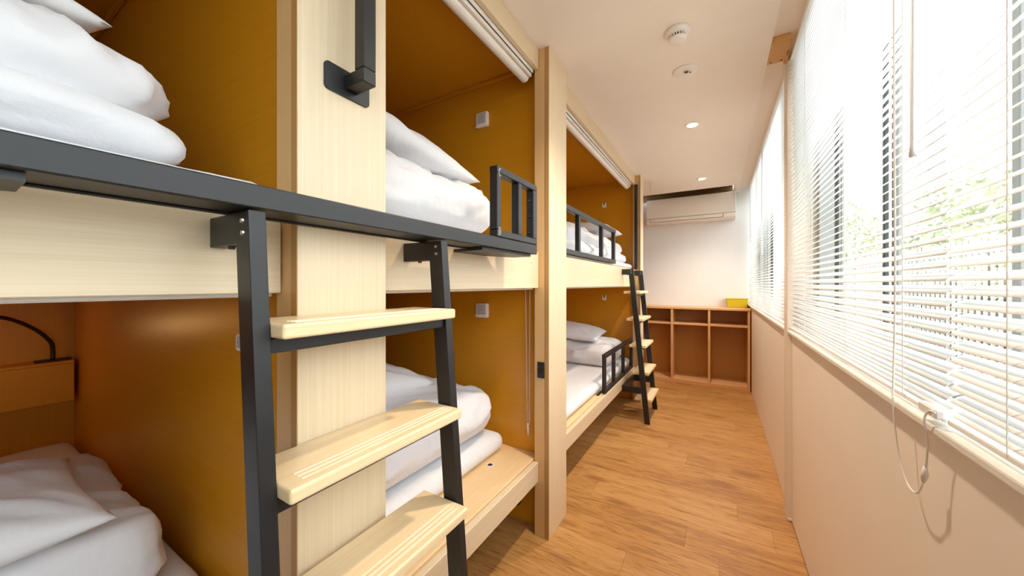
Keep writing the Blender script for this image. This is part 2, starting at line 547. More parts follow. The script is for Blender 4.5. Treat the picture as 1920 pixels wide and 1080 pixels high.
def bunk(n, y0, y1, pa, pb, back, label):
    """one stack of two sleeping pods: y0,y1 between posts; pa,pb between partitions"""
    t = thing('bunk_bed', ((XF + back) / 2, (y0 + y1) / 2, 0), label, 'bunk bed')
    e = 0.0015
    bx('lower_rail', 'maple_y', t, XF - 0.026, XF, y0 + e, y1 - e, 0.284, 0.385, 0.002)
    b = BM(); box(b, back + 0.001, XF - 0.0312, pa + e, pb - e, 0.362, DECK, 0.002)
    obj('lower_deck', b, 'deck', t)
    bx('rail_lip', 'maple_y', t, XF - 0.0308, XF - 0.0265, y0 + e, y1 - e, 0.30, 0.379, 0.0)
    bx('upper_fascia', 'maple_y', t, XF - 0.022, XF, y0 + e, y1 - e, 1.282, UP, 0.0018)
    bx('upper_deck', 'inner_v', t, back + 0.001, XI - 0.001, pa + e, pb - e, 1.405, UP - 0.004, 0)
    bx('top_fascia', 'maple_y', t, XF - 0.022, XF, y0 + e, y1 - e, 2.41, ZC - 0.001, 0.0018)
    bx('roof_panel', 'inner_v', t, back + 0.001, XI - 0.001, pa + e, pb - e, 2.489, ZC - 0.001, 0)
    bx('corner_batten', 'inner_x', t, back + 0.001, -0.90, pb - 0.018, pb - e, 2.468, 2.4885, 0.002)
    return t
B1 = bunk(1, POST[0][1], POST[1][0], PART[0][1], PART[1][0], XL, 'near maple bunk bed at the left edge, behind the near ladder')
B2 = bunk(2, POST[1][1], POST[2][0], PART[1][1], PART[2][0], XL, 'middle maple bunk bed between the wide post and the second post')
B3 = bunk(3, POST[2][1], POST[3][0], PART[2][1], PART[3][0], -1.85, 'far maple bunk bed lying lengthwise along the aisle')
bx('back_panel', 'inner_v', B3, -1.862, -1.8505, PART[2][1] + 0.002, PART[3][0] - 0.002, 0.02, ZC - 0.002, 0)
# cable hole in the lower deck of the middle bunk
b = BM()
lathe(b, [(0.018, 0.0), (0.018, 0.002), (0.0165, 0.003), (0.013, 0.002), (0.0125, 0.0005)], (-0.987, 1.458, DECK), 24)
gr = obj('grommet', b, 'white_plastic', B2, smooth=True, label='white ring around a small cable hole')
b = BM(); lathe(b, [(0.0128, 0.0001), (0.0128, 0.0024), (0.001, 0.0024)], (-0.987, 1.458, DECK), 20); obj('hole', b, 'slot', gr)

# folded-up roller blinds under the top fascias
def roller(y0, y1, zt, label, low=False):
    t = thing('roller_blind', (-0.85, (y0 + y1) / 2, zt), label, 'blind', 'roller blinds of the sleeping pods')
    e = 0.004
    if low:
        bx('cassette', 'alu', t, -0.875, XI - 0.002, y0 + e, y1 - e, zt - 0.05, zt, 0.003)
        bx('bottom_bar', 'alu', t, -0.845, XI - 0.004, y0 + e, y1 - e, zt - 0.128, zt - 0.0505, 0.003)
        return t
    bx('cassette', 'alu', t, -0.905, -0.823, y0 + e, y1 - e, zt - 0.055, zt, 0.003)
    b = BM(); pts = [(-0.872 + 0.026 * math.cos(a), zt - 0.066 + 0.026 * math.sin(a)) for a in [2 * PI * k / 16 for k in range(16)]]
    prism(b, pts, 'y', y0 + 2 * e, y1 - 2 * e)
    obj('rolled_fabric', b, 'trim', t, smooth=False)
    for xx in (-0.829, -0.847):
        bx('track', 'slot', t, xx - 0.0015, xx + 0.0015, y0 + e, y1 - e, zt - 0.0565, zt - 0.05, 0)
    bx('bottom_bar', 'alu', t, -0.845, -0.831, y0 + 2 * e, y1 - 2 * e, zt - 0.074, zt - 0.0575, 0.002)
    return t
roller(POST[1][1], POST[2][0] - 0.004, 2.45, 'white rolled blind under the top board of the middle bunk')
roller(POST[2][1], POST[3][0] - 0.06, 2.45, 'white rolled blind under the top board of the far bunk')
roller(POST[0][1], POST[1][0] - 0.004, 2.45, 'white rolled blind under the top board of the near bunk, out of frame')
roller(POST[0][1], POST[1][0], 1.402, 'white blind edge under the upper board of the near bunk', True)
rb2 = roller(POST[1][1], POST[2][0], 1.402, 'white blind under the upper board of the middle bunk with a bead chain', True)
roller(POST[2][1], POST[3][0], 1.402, 'white blind edge under the upper board of the far bunk', True)
# bead chain
b = BM()
loop = []
xa, xb, yc = -0.899, -0.871, 1.668
zz = 1.39
while zz > 0.56:
    loop.append((xa + (0.012 * (1.39 - zz) / 0.83), yc, zz)); zz -= 0.0085
for k in range(1, 5):
    a = PI + PI * k / 5
    loop.append((-0.881 + 0.0065 * math.cos(a), yc, 0.556 + 0.012 * math.sin(a)))
zz = 0.56
while zz < 1.39:
    loop.append((xb - 0.004 * (1.39 - zz) / 0.83, yc, zz)); zz += 0.0085
for p in loop:
    bmesh.ops.create_icosphere(b, subdivisions=1, radius=0.003, matrix=Matrix.Translation(p))
tube(b, loop, 0.0009, 4)
ch = obj('bead_chain', b, 'cord', rb2, smooth=True, label='white bead chain hanging in a long loop')
b = BM(); tube(b, [(-0.884, yc, 0.552), (-0.883, yc, 0.53), (-0.880, yc, 0.485)], [0.004, 0.0065, 0.005], 8)
obj('chain_weight', b, 'white_plastic', rb2, smooth=True)

# ------------------------------------------------------------------ black steel walkway in front of the upper bunks
t = thing('steel_walkway', (-0.69, 0.3, 1.424), 'long black steel walkway beam along the near and middle upper bunks', 'walkway')
bx('beam', 'steel', t, -0.7365, -0.645, -1.2, 1.287, 1.424, 1.463, 0.0025, 2)
bx('lip', 'steel', t, -0.7365, -0.7265, -1.2, 1.27, 1.4205, 1.4238, 0.001)
for (ya, yb_) in ((0.93, 1.27), (-0.28, 0.06)):
    b = BM()
    prism(b, [(-0.7965, ya + 0.02), (-0.7965, yb_ - 0.13), (-0.742, yb_), (-0.66, yb_), (-0.66, ya)], 'z', 1.4135, 1.4235)
    obj('bracket_plate', b, 'steel', t)

def guard(name_label, x, y0, y1, z0, z1, posts, tubew=0.024, depth=0.034, lower=None, plate=False, base_z=None):
    t = thing('guard_rail', (x, (y0 + y1) / 2, z0), name_label, 'guard rail')
    xb = x - depth
    bx('top_bar', 'steel', t, xb, x, y0, y1, z1 - tubew, z1, 0.002)
    bx('bottom_bar', 'steel', t, xb, x, y0, y1, z0, z0 + tubew, 0.002)
    for p in posts:
        bx('upright', 'steel', t, xb + 0.0005, x - 0.0005, p, p + tubew, z0 + tubew + 0.0003, z1 - tubew - 0.0003, 0.002)
    return t
g = guard('short black guard rail with two openings and white letters on the walkway end', -0.642, 0.993, 1.287, 1.4635, 1.706, [0.9935, 1.141, 1.2625])
bx('end_plate', 'steel', g, -0.69, -0.648, 1.2875, 1.306, 1.425, 1.704, 0.002)
for zz in (1.51, 1.575, 1.64):
    b = BM(); tube(b, [(-0.662, 1.262, zz), (-0.662, 1.256, zz)], [0.006, 0.0045], 8)
    obj('bolt', b, 'steel', g, smooth=True)
def letter(strokes, y, z, parent, ch_):
    b = BM()
    w, h, t_ = 0.0125, 0.026, 0.0018
    for st in strokes:
        for (p, q) in zip(st, st[1:]):
            p, q = Vector((p[0] * w / 2, p[1] * h / 2)), Vector((q[0] * w / 2, q[1] * h / 2))
            d = (q - p).normalized() * t_ * 0.6
            nn = Vector((-d.y, d.x)).normalized() * t_ / 2
            prism(b, [(y + (c.x), z + c.y) for c in (p - d + nn, q + d + nn, q + d - nn, p - d - nn)], 'x', -0.6418, -0.6412)
    return obj('letter', b, 'trim', parent, label='white letter %s' % ch_)
ARC = lambda cx, rx, a0, a1: [(cx + rx * math.cos(math.radians(a0 + (a1 - a0) * k / 8)), math.sin(math.radians(a0 + (a1 - a0) * k / 8))) for k in range(9)]
letter([ARC(0.1, 1.0, 55, 305)], 1.0075, 1.684, g, 'C')
letter([[(-0.8, -1), (-0.8, 1)], [(-0.8, 1)] + ARC(-0.3, 1.1, 90, -90) + [(-0.8, -1)]], 1.0075, 1.483, g, 'D')

guard('black guard rail along the edge of the far upper bunk', -0.79, 1.87, 3.184, 1.487, 1.791, [1.89, 2.215, 2.755, 3.135], 0.032, 0.03)
g3 = guard('black guard rail on the edge of the far lower bunk, behind the far ladder', -0.805, 2.895, 3.98, 0.386, 0.715, [2.896, 3.20, 3.57, 3.945], 0.034, 0.03)
b = BM(); box(b, -0.86, -0.8355, 2.81, 2.96, 0.3925, 0.398, 0.001); obj('foot_plate', b, 'steel', g3)
bx('foot_neck', 'steel', g3, -0.8355, -0.8352, 2.896, 2.93, 0.3925, 0.42, 0)

# ------------------------------------------------------------------ ladders
TOPS = [0.225, 0.475, 0.725, 0.976, 1.236]
def ladder(y0, y1, xt, xb_, ztop, label, arm_z=(0.272, 0.352)):
    """y0,y1 outer faces; front edge x goes from xb_ at the floor to xt at ztop"""
    t = thing('ladder', ((xt + xb_) / 2, (y0 + y1) / 2, 0), label, 'ladder', 'bunk ladders')
    w, dep = 0.026, 0.047
    fx = lambda z: xb_ + (xt - xb_) * z / ztop
    for ya in (y0, y1 - w):
        b = BM()
        prism(b, [(fx(0) - dep, 0.0), (fx(0), 0.0), (xt, ztop), (XF + 0.0015, ztop), (XF + 0.0015, ztop - 0.053), (fx(ztop - 0.053) - dep, ztop - 0.053)], 'y', ya, ya + w, 0.0018)
        r = obj('side_rail', b, 'steel', t)
        for zz in (ztop - 0.016, ztop - 0.036):
            b = BM(); tube(b, [(fx(zz) - 0.02, ya - 0.0025, zz), (fx(zz) - 0.02, ya + 0.001, zz)], [0.004, 0.005], 8)
            obj('bolt', b, 'chrome', r)
        b = BM(); tube(b, [(XF + 0.055, ya + w / 2, ztop - 0.0525), (XF + 0.055, ya + w / 2, ztop - 0.058)], [0.006, 0.005], 8)
        obj('bolt', b, 'steel', r)
        if arm_z:
            bx('lower_arm', 'steel', t, XF + 0.0265, fx(0.3) - dep - 0.001, ya, ya + w, arm_z[0], arm_z[1] - 0.02, 0.002)
    if arm_z:
        bx('lower_bar', 'steel', t, XF + 0.001, XF + 0.026, y0, y1, arm_z[0], arm_z[1] - 0.02, 0.002)
    for z in TOPS:
        xf = fx(z) + 0.038
        bx('cross_bar', 'steel', t, fx(z) - dep + 0.006, fx(z) - 0.005, y0 + w + 0.0005, y1 - w - 0.0005, z - 0.052, z - 0.026, 0.002)
        s = bx('step', 'step', t, xf - 0.155, xf, y0 + w + 0.001, y1 - w - 0.001, z - 0.025, z, 0.005, 3)
        for k in range(3):
            xx = xf - 0.022 - 0.013 * k
            q = BM(); box(q, xx - 0.0022, xx + 0.0022, y0 + w + 0.03, y1 - w - 0.02, z - 0.0008, z + 0.0008)
            obj('anti_slip_strip', q, 'strip', s)
    return t
ladder(0.268, 0.748, -0.650, -0.536, 1.4202, 'near ladder of black steel with pale wooden steps, hooked under the walkway')
ladder(3.43, 3.915, -0.690, -0.542, 1.4475, 'far ladder of black steel with pale wooden steps, hooked on the far bunk')

# ------------------------------------------------------------------ grab bars
t = thing('grab_bar', (XP, 0.505, 1.73), 'black square grab bar with a rounded plate on the wide post', 'grab bar')
b = BM()
def rrect(y0, y1, z0, z1, r, n=5):
    out = []
    for (cy, cz, a0) in ((y1 - r, z1 - r, 0), (y0 + r, z1 - r, PI / 2), (y0 + r, z0 + r, PI), (y1 - r, z0 + r, 3 * PI / 2)):
        for k in range(n + 1):
            a = a0 + PI / 2 * k / n
            out.append((cy + r * math.cos(a), cz + r * math.sin(a)))
    return out
prism(b, rrect(0.446, 0.558, 1.729, 1.79, 0.010), 'x', XP + 0.0002, XP + 0.005)
obj('wall_plate', b, 'steel', t)
b = BM()
box(b, XP + 0.006, -0.665, 0.492, 0.524, 1.745, 1.777, 0.0015)
obj('lower_arm', b, 'steel', t)
bx('bar', 'steel', t, -0.697, -0.665, 0.492, 0.524, 1.7775, 2.30, 0.0015)
b = BM(); box(b, XP + 0.006, -0.665, 0.492, 0.524, 2.3005, 2.3325, 0.0015); obj('upper_arm', b, 'steel', t)
b = BM(); prism(b, rrect(0.446, 0.558, 2.285, 2.346, 0.010), 'x', XP + 0.0002, XP + 0.005); obj('wall_plate', b, 'steel', t)

t = thing('grab_bar', (-0.79, 4.035, UP), 'tall upright black grab bar at the far end of the far upper bunk', 'grab bar')
bx('bar', 'steel', t, -0.795, -0.765, 4.012, 4.042, UP + 0.002, 2.405, 0.002)
for zz in (1.50, 2.38):
    bx('bracket', 'steel', t, -0.791, -0.769, 4.0425, 4.0565, zz - 0.015, zz + 0.015, 0.001)

# ------------------------------------------------------------------ small fittings
def switch(x0, x1, ys, z0, z1, label):
    t = thing('light_switch', ((x0 + x1) / 2, ys, (z0 + z1) / 2), label, 'switch', 'black switches on the posts')
    bx('plate', 'black', t, x0, x1, ys - 0.006, ys - 0.0002, z0, z1, 0.002)
    zc, xc, w, h = (z0 + z1) / 2, (x0 + x1) / 2, (x1 - x0), (z1 - z0)
    b = BM()
    hexa(b, [(xc - w * .28, ys - 0.0062, zc - h * .16), (xc - w * .28, ys - 0.012, zc - h * .16), (xc + w * .28, ys - 0.012, zc - h * .16), (xc + w * .28, ys - 0.0062, zc - h * .16),
             (xc - w * .28, ys - 0.0062, zc + h * .16), (xc - w * .28, ys - 0.008, zc + h * .16), (xc + w * .28, ys - 0.008, zc + h * .16), (xc + w * .28, ys - 0.0062, zc + h * .16)], 0.0008)
    obj('rocker', b, 'black', t)
    b = BM(); lathe(b, [(0.002, -0.0005), (0.002, 0.0005)], (xc, ys - 0.0062, zc - h * .3), 8); obj('led', b, 'grey_print', t)
switch(-0.803, -0.7635, POST[2][0] + 0.001, 0.819, 0.902, 'black rocker switch on the side of the second post, lower bunk height')
switch(-0.800, -0.7655, POST[3][0] + 0.001, 1.958, 2.046, 'black rocker switch on the side of the far post by the upper bunk')

def wall_box(y, z, label, xc=-1.191, hz=0.042):
    x0, x1 = xc - 0.041, xc + 0.041
    t = thing('call_box', (xc, y, z), label, 'call box', 'white boxes on the bunk walls')
    bx('body', 'white_plastic', t, x0, x1, y - 0.026, y - 0.0005, z - hz, z + hz, 0.007, 3)
    st = bx('sticker', 'sticker', t, x0 + 0.010, x1 - 0.008, y - 0.0268, y - 0.0262, z - hz * 0.6, z + hz * 0.84, 0)
    b = BM()
    rr = random.Random(3)
    for k in range(6):
        zz = z + hz * 0.68 - k * hz * 0.22
        xx = x0 + 0.016
        while xx < x1 - 0.02:
            l = rr.uniform(0.004, 0.012)
            box(b, xx, min(xx + l, x1 - 0.014), y - 0.0273, y - 0.0270, zz - hz * 0.055, zz + hz * 0.045)
            xx += l + 0.0035
    obj('printed_text', b, 'grey_print', st, kind='stuff')
    bx('hook', 'white_plastic', t, x0 - 0.012, x0 - 0.0005, y - 0.016, y - 0.0005, z - hz * 0.85, z - hz * 0.68, 0.001)
wall_box(PART[2][0], 2.265, 'white box with a printed sticker on the end wall of the middle upper bunk')
wall_box(PART[2][0], 1.148, 'white box with a printed sticker on the end wall of the middle lower bunk')
wall_box(PART[1][0], 1.152, 'white box mostly hidden by the near ladder on the near lower bunk wall', -1.022, 0.022)
def small_hook(z, label):
    y = PART[3][0]
    t = thing('wall_hook', (-1.16, y, z), label, 'hook', 'white hooks on the far bunk wall')
    bx('plate', 'white_plastic', t, -1.185, -1.137, y - 0.006, y - 0.0005, z - 0.03, z + 0.03, 0.002)
    bx('slot', 'slot', t, -1.168, -1.154, y - 0.0068, y - 0.0062, z - 0.012, z + 0.031, 0)
    b = BM(); prism(b, [(y - 0.0063, z - 0.03), (y - 0.0063, z - 0.014), (y - 0.022, z - 0.014), (y - 0.022, z + 0.002), (y - 0.026, z + 0.002), (y - 0.026, z - 0.03)], 'x', -1.180, -1.142)
    obj('hook_arm', b, 'white_plastic', t)
small_hook(2.24, 'tiny white hook on the end wall of the far upper bunk')
small_hook(1.145, 'tiny white hook on the end wall of the far lower bunk')

# lamp shelf and reading lamp at the head of the near lower bunk
t = thing('lamp_shelf', (XL + 0.06, -0.1, 0.69), 'boxed wooden lamp shelf on the back wall of the near lower bunk', 'shelf')
bx('front', 'inner_x', t, XL + 0.10, XL + 0.12, -0.62, 0.418, 0.688, 0.886, 0.002)
bx('top', 'inner_x', t, XL + 0.001, XL + 0.12, -0.62, 0.418, 0.8865, 0.9, 0.002)
bx('bottom', 'inner_x', t, XL + 0.001, XL + 0.0995, -0.62, 0.418, 0.688, 0.70, 0.001)
bx('end_panel', 'inner_x', t, XL + 0.001, XL + 0.0995, 0.404, 0.418, 0.7005, 0.886, 0.001)
bx('cable_slot', 'black', t, XL + 0.035, XL + 0.062, -0.15, 0.19, 0.9002, 0.904, 0.001)
def reading_lamp(y, z, out_y, label):
    t = thing('reading_lamp', (XL + 0.06, y, z), label, 'lamp', 'gooseneck reading lamps of the near bunks')
    bx('base', 'black', t, XL + 0.035, XL + 0.085, y - 0.06, y + 0.06, z + 0.0002, z + 0.010, 0.003)
    s = -1
    neck = curve_pts([(XL + 0.06, y, z + 0.010), (XL + 0.06, y, z + 0.06), (XL + 0.075, y - 0.01, z + 0.105), (XL + 0.12, y - 0.065, z + 0.18), (XL + 0.20, y - 0.155, z + 0.245), (XL + 0.27, y - 0.24, z + 0.25)], 8)
    b = BM(); tube(b, neck, 0.0085, 10); obj('gooseneck', b, 'black', t, smooth=True)
    b = BM(); tube(b, [(XL + 0.272, y - 0.243, z + 0.25), (XL + 0.30, y - 0.27, z + 0.235), (XL + 0.345, y - 0.31, z + 0.20)], [0.012, 0.024, 0.032], 16)
    obj('lamp_head', b, 'black', t, smooth=True)
    b = BM(); tube(b, [(XL + 0.3455, y - 0.3105, z + 0.1995), (XL + 0.347, y - 0.312, z + 0.198)], [0.026, 0.024], 16)
    obj('lens', b, 'lamp_glow', t)
    l = bpy.data.lights.new('reading_lamp_bulb', 'POINT'); l.energy = 0.75; l.color = (1.0, 0.58, 0.22); l.shadow_soft_size = 0.03
    o = bpy.data.objects.new('reading_lamp_bulb', l); C.objects.link(o); o.parent = t
    o.location = Vector((XL + 0.375, y - 0.34, z + 0.165)) - t.location
reading_lamp(0.355, 0.90, -1, 'black gooseneck reading lamp on the lamp shelf of the near lower bunk')

# cable under the middle bunk
b = BM()
tube(b, curve_pts([(-1.10, 1.675, 0.012), (-0.985, 1.668, 0.085), (-0.945, 1.668, 0.095), (-0.922, 1.668, 0.135), (-0.898, 1.668, 0.165), (-0.870, 1.668, 0.20), (-0.85, 1.672, 0.26), (-0.87, 1.678, 0.34)], 8), 0.007, 8)
obj('power_cable', b, 'black', None, smooth=True, label='thin black cable hanging below the middle lower bunk by the second post', cat='cable')

# ------------------------------------------------------------------ bedding
def fbm(p, s, o=3):
    v = 0; a = 1
    q = Vector(p) * s
    for _ in range(o):
        v += a * noise.noise(q); a *= 0.5; q = q * 2.03 + Vector((3.1, 1.7, 9.2))
    return v

def crease(p, dirv, s, k, seed):
    """thin ridges running along dirv"""
    d = Vector(dirv).normalized()
    q = Vector(p)
    along = q.dot(d)
    q = (q - d * along) * s + d * along * s * 0.22
    q += Vector((seed * 3.7, seed * 1.3, seed * 7.1))
    q += Vector((noise.noise(q * 0.5), noise.noise(q * 0.5 + Vector((5, 5, 5))), noise.noise(q * 0.5 + Vector((9, 1, 4))))) * 0.9
    n = 1 - abs(noise.noise(q)) * 2
    return max(0, n) ** k

def soft_box(bm, x0, x1, y0, y1, z0, z1, r, seed=0, step=0.025, amp=0.012, cre=0.012, cdir=(1, 0.3, 0), bulge=0.03, xf=None):
    """a stuffed, rounded, wrinkled slab"""
    sz = Vector((x1 - x0, y1 - y0, z1 - z0))
    c = Vector(((x0 + x1) / 2, (y0 + y1) / 2, (z0 + z1) / 2))
    hx, hy, hz = sz / 2
    r = min(r, hx, hy)
    rz = min(r, hz)
    nx, ny, nz = (max(3, int(s / step)) for s in sz)
    nz = max(nz, 6)
    V = {}
    def vert(i, j, k):
        key = (i, j, k)
        if key in V:
            return V[key]
        u, v, w = 2 * i / nx - 1, 2 * j / ny - 1, 2 * k / nz - 1
        p = Vector((u * hx, v * hy, w * hz))
        inn = Vector((max(-hx + r, min(hx - r, p.x)), max(-hy + r, min(hy - r, p.y)), max(-hz + rz, min(hz - rz, p.z))))
        d = p - inn
        d = Vector((d.x / r, d.y / r, d.z / rz))
        # map cube shell to sphere shell
        m = max(abs(d.x), abs(d.y), abs(d.z))
        if m > 1e-6:
            l = d.length
            d2 = d / l
            q = inn + Vector((d2.x * r, d2.y * r, d2.z * rz)) * m
            nrm = d2
        else:
            q = p; nrm = Vector((0, 0, 1))
        pw = q + c
        top = max(0.0, nrm.z)
        side = 1 - abs(nrm.z)
        dis = amp * fbm(pw + Vector((seed, seed * 2.3, 0)), 3.2, 2) + cre * (crease(pw, cdir, 7, 3, seed) - 0.3) + cre * 0.35 * (crease(pw, cdir, 15, 2, seed + 5) - 0.3)
        if nrm.z < -0.3:
            dis *= 0.0
        q = q + nrm * dis
        q.z += bulge * (1 - u * u) * (1 - v * v) * (0.5 + 0.5 * w) if bulge else 0
        q += c
        if q.z < z0 + 0.001:
            q.z = z0 + 0.001
        if xf:
            q = xf(q)
        V[key] = bm.verts.new(q)
        return V[key]
    for i in range(nx):
        for j in range(ny):
            bm.faces.new((vert(i, j, nz), vert(i + 1, j, nz), vert(i + 1, j + 1, nz), vert(i, j + 1, nz)))
            bm.faces.new((vert(i, j + 1, 0), vert(i + 1, j + 1, 0), vert(i + 1, j, 0), vert(i, j, 0)))
    for i in range(nx):
        for k in range(nz):
            bm.faces.new((vert(i, 0, k), vert(i + 1, 0, k), vert(i + 1, 0, k + 1), vert(i, 0, k + 1)))
            bm.faces.new((vert(i, ny, k + 1), vert(i + 1, ny, k + 1), vert(i + 1, ny, k), vert(i, ny, k)))
    for j in range(ny):
        for k in range(nz):
            bm.faces.new((vert(0, j, k + 1), vert(0, j + 1, k + 1), vert(0, j + 1, k), vert(0, j, k)))
            bm.faces.new((vert(nx, j, k), vert(nx, j + 1, k), vert(nx, j + 1, k + 1), vert(nx, j, k + 1)))

def pillow_bm(hx, hy, t, mat4, seed=0, n=44, flat=0.75):
    bm = BM()
    V = {}
    def vert(i, j, s):
        u, v = 2 * i / n - 1, 2 * j / n - 1
        edge = i in (0, n) or j in (0, n)
        key = (i, j, 0 if edge else s)
        if key in V:
            return V[key]
        # concave edges, pointed corners
        x = hx * u * (1 - 0.05 * (1 - v * v))
        y = hy * v * (1 - 0.045 * (1 - u * u))
        h = (max(0, (1 - u ** 4)) * max(0, (1 - v ** 4))) ** 0.45
        core = (1 - u * u) * (1 - v * v)
        z = s * t * (0.62 * h + 0.38 * core) * (1.0 if s > 0 else flat)
        p = Vector((x, y, z))
        # creases fan out of the corners
        if not edge:
            cu, cv = (1 if u > 0 else -1), (1 if v > 0 else -1)
            du, dv = cu - u, cv - v
            ang = math.atan2(dv * cv, du * cu)
            rad = math.hypot(du, dv)
            fan = math.sin(ang * 11 + 2.5 * noise.noise(Vector((rad * 2.5, ang * 2, seed + cu + 3 * cv)))) * math.exp(-((rad - 0.55) / 0.35) ** 2)
            z += s * 0.006 * fan * h
            z += s * 0.012 * fbm(Vector((x, y, seed)), 7.0) * h
        p.z = z
        V[key] = bm.verts.new(mat4 @ p)
        return V[key]
    for i in range(n):
        for j in range(n):
            bm.faces.new((vert(i, j, 1), vert(i + 1, j, 1), vert(i + 1, j + 1, 1), vert(i, j + 1, 1)))
            bm.faces.new((vert(i, j + 1, -1), vert(i + 1, j + 1, -1), vert(i + 1, j, -1), vert(i, j, -1)))
    return bm

def mattress(x0, x1, y0, y1, z0, z1, label):
    b = BM()
    soft_box(b, x0, x1, y0, y1, z0, z1, 0.05, seed=x0 + y0, step=0.035, amp=0.002, cre=0.002, bulge=0.002)
    return obj('mattress', b, 'sheet', None, smooth=True, label=label, cat='mattress', group='mattresses in the bunks')

def duvet(parts, label, seed):
    b = BM()
    for k, (x0, x1, y0, y1, z0, z1, r, bul, cd) in enumerate(parts):
        soft_box(b, x0, x1, y0, y1, z0, z1, r, seed=seed + 11 * k, step=0.018, amp=0.022, cre=0.021, cdir=cd, bulge=bul)
    return obj('duvet', b, 'duvet', None, smooth=True, label=label, cat='duvet', group='folded duvets in the bunks')

def pillow(c, hx, hy, t, rx, ry, rz, label, seed):
    m4 = Matrix.Translation(c) @ Matrix.Rotation(rz, 4, 'Z') @ Matrix.Rotation(ry, 4, 'Y') @ Matrix.Rotation(rx, 4, 'X')
    return obj('pillow', pillow_bm(hx, hy, t, m4, seed), 'pillow', None, smooth=True, label=label, cat='pillow', group='pillows in the bunks')

R = math.radians
ZL, ZU = DECK + 0.001, UP - 0.003
# near lower
mattress(-2.98, -0.86, -0.60, 0.415, ZL, 0.48, 'white sheeted mattress in the near lower bunk below the lamp shelf')
duvet([(-2.02, -1.215, -0.58, 0.34, 0.485, 0.70, 0.10, 0.03, (0.2, 1, 0))],
      'rumpled white duvet folded on the near lower bunk under a pillow', 1)
pillow((-1.475, -0.125, 0.775), 0.30, 0.36, 0.085, R(-2), R(-2), R(-1), 'plump white pillow on the near lower duvet with a pointed corner', 2)
# near upper
mattress(-2.98, -0.80, -0.60, 0.386, ZU, 1.514, 'white sheeted mattress in the near upper bunk just above the walkway')
duvet([(-1.75, -0.845, -0.56, 0.268, 1.518, 1.605, 0.06, 0.0, (0.3, 1, 0.3)), (-1.72, -0.86, -0.56, 0.247, 1.57, 1.74, 0.13, 0.035, (1, 0.5, 0.4))],
      'big white folded duvet in the near upper bunk with a crumpled end', 3)
pillow((-1.25, -0.185, 1.865), 0.27, 0.36, 0.09, R(-6), R(6), R(4), 'white pillow on the near upper duvet at the top left corner', 4)
# middle lower
mattress(-2.98, -1.01, 0.58, 1.65, ZL, 0.492, 'white sheeted mattress set back in the middle lower bunk')
duvet([(-1.92, -1.035, 0.64, 1.615, 0.497, 0.745, 0.12, 0.05, (0.4, 1, 0.2))],
      'thick white folded duvet in the middle lower bunk, behind the near ladder', 5)
pillow((-1.56, 1.02, 0.855), 0.28, 0.36, 0.085, R(-8), R(5), R(0), 'white pillow lying on the middle lower duvet', 6)
# middle upper
mattress(-2.98, -0.826, 0.58, 1.65, ZU, 1.514, 'white sheeted mattress in the middle upper bunk behind the guard rail')
duvet([(-1.80, -0.87, 0.62, 1.40, 1.518, 1.73, 0.13, 0.04, (1, 0.4, 0.2))],
      'white folded duvet in the middle upper bunk under a pillow', 7)
pillow((-1.20, 0.955, 1.845), 0.26, 0.36, 0.09, R(-9), R(5), R(-2), 'white pillow on the middle upper duvet, its tip pointing right', 8)
# far lower
mattress(-1.80, -0.855, 1.82, 4.09, ZL, 0.478, 'long white sheeted mattress of the far lower bunk along the aisle')
duvet([(-1.74, -0.905, 3.38, 4.06, 0.482, 0.69, 0.095, 0.03, (1, 0.3, 0))],
      'white folded duvet at the far end of the far lower bunk', 9)
pillow((-1.40, 3.68, 0.785), 0.34, 0.26, 0.085, R(4), R(6), R(5), 'white pillow on the duvet of the far lower bunk', 10)
# far upper
mattress(-1.80, -0.825, 1.82, 4.10, ZU, 1.53, 'long white sheeted mattress in the far upper bunk behind its guard rail')
duvet([(-1.75, -0.87, 2.05, 4.02, 1.534, 1.63, 0.06, 0.0, (0.3, 1, 0)), (-1.72, -0.90, 2.10, 3.96, 1.60, 1.76, 0.10, 0.03, (0.6, 1, 0))],
      'long white duvet in the far upper bunk seen through its guard rail', 11)
pillow((-1.20, 3.60, 1.865), 0.30, 0.33, 0.08, R(0), R(3), R(0), 'white pillow lying on the duvet of the far upper bunk', 12)

# ------------------------------------------------------------------ air conditioner
t = thing('air_conditioner', (-0.345, YB, 2.15), 'white wall air conditioner above the low shelf on the far wall', 'air conditioner')
xa, xb = -0.872, 0.198
b = BM()
prof = [(YB - 0.001, 2.155), (YB - 0.001, 2.47), (YB - 0.20, 2.482), (YB - 0.205, 2.476), (YB - 0.205, 2.225), (YB - 0.12, 2.155)]
prism(b, prof, 'x', xa + 0.004, xb - 0.004, 0.003)
obj('body', b, 'ac', t)
b = BM()
prof = [(YB - 0.2055, 2.222), (YB - 0.2055, 2.486), (YB - 0.216, 2.488), (YB - 0.225, 2.48), (YB - 0.232, 2.40), (YB - 0.236, 2.30), (YB - 0.234, 2.222)]
prism(b, prof, 'x', xa, xb, 0.005)
obj('front_panel', b, 'ac', t)
b = BM()
prof = [(YB - 0.2, 2.217), (YB - 0.233, 2.217), (YB - 0.240, 2.20), (YB - 0.236, 2.168), (YB - 0.215, 2.152), (YB - 0.125, 2.150), (YB - 0.122, 2.1545), (YB - 0.2, 2.2)]
prism(b, prof, 'x', xa - 0.004, xb - 0.002, 0.004)
obj('lower_cowl', b, 'ac', t)
b = BM()
prism(b, [(YB - 0.2405, 2.206), (YB - 0.2425, 2.206), (YB - 0.2405, 2.172), (YB - 0.222, 2.158), (YB - 0.2215, 2.160), (YB - 0.2385, 2.174)], 'x', xa + 0.05, xb - 0.145)
lv = obj('louvre', b, 'ac', t)
bx('louvre_gap', 'slot', t, xb - 0.1425, xb - 0.138, YB - 0.2425, YB - 0.2395, 2.170, 2.206, 0)
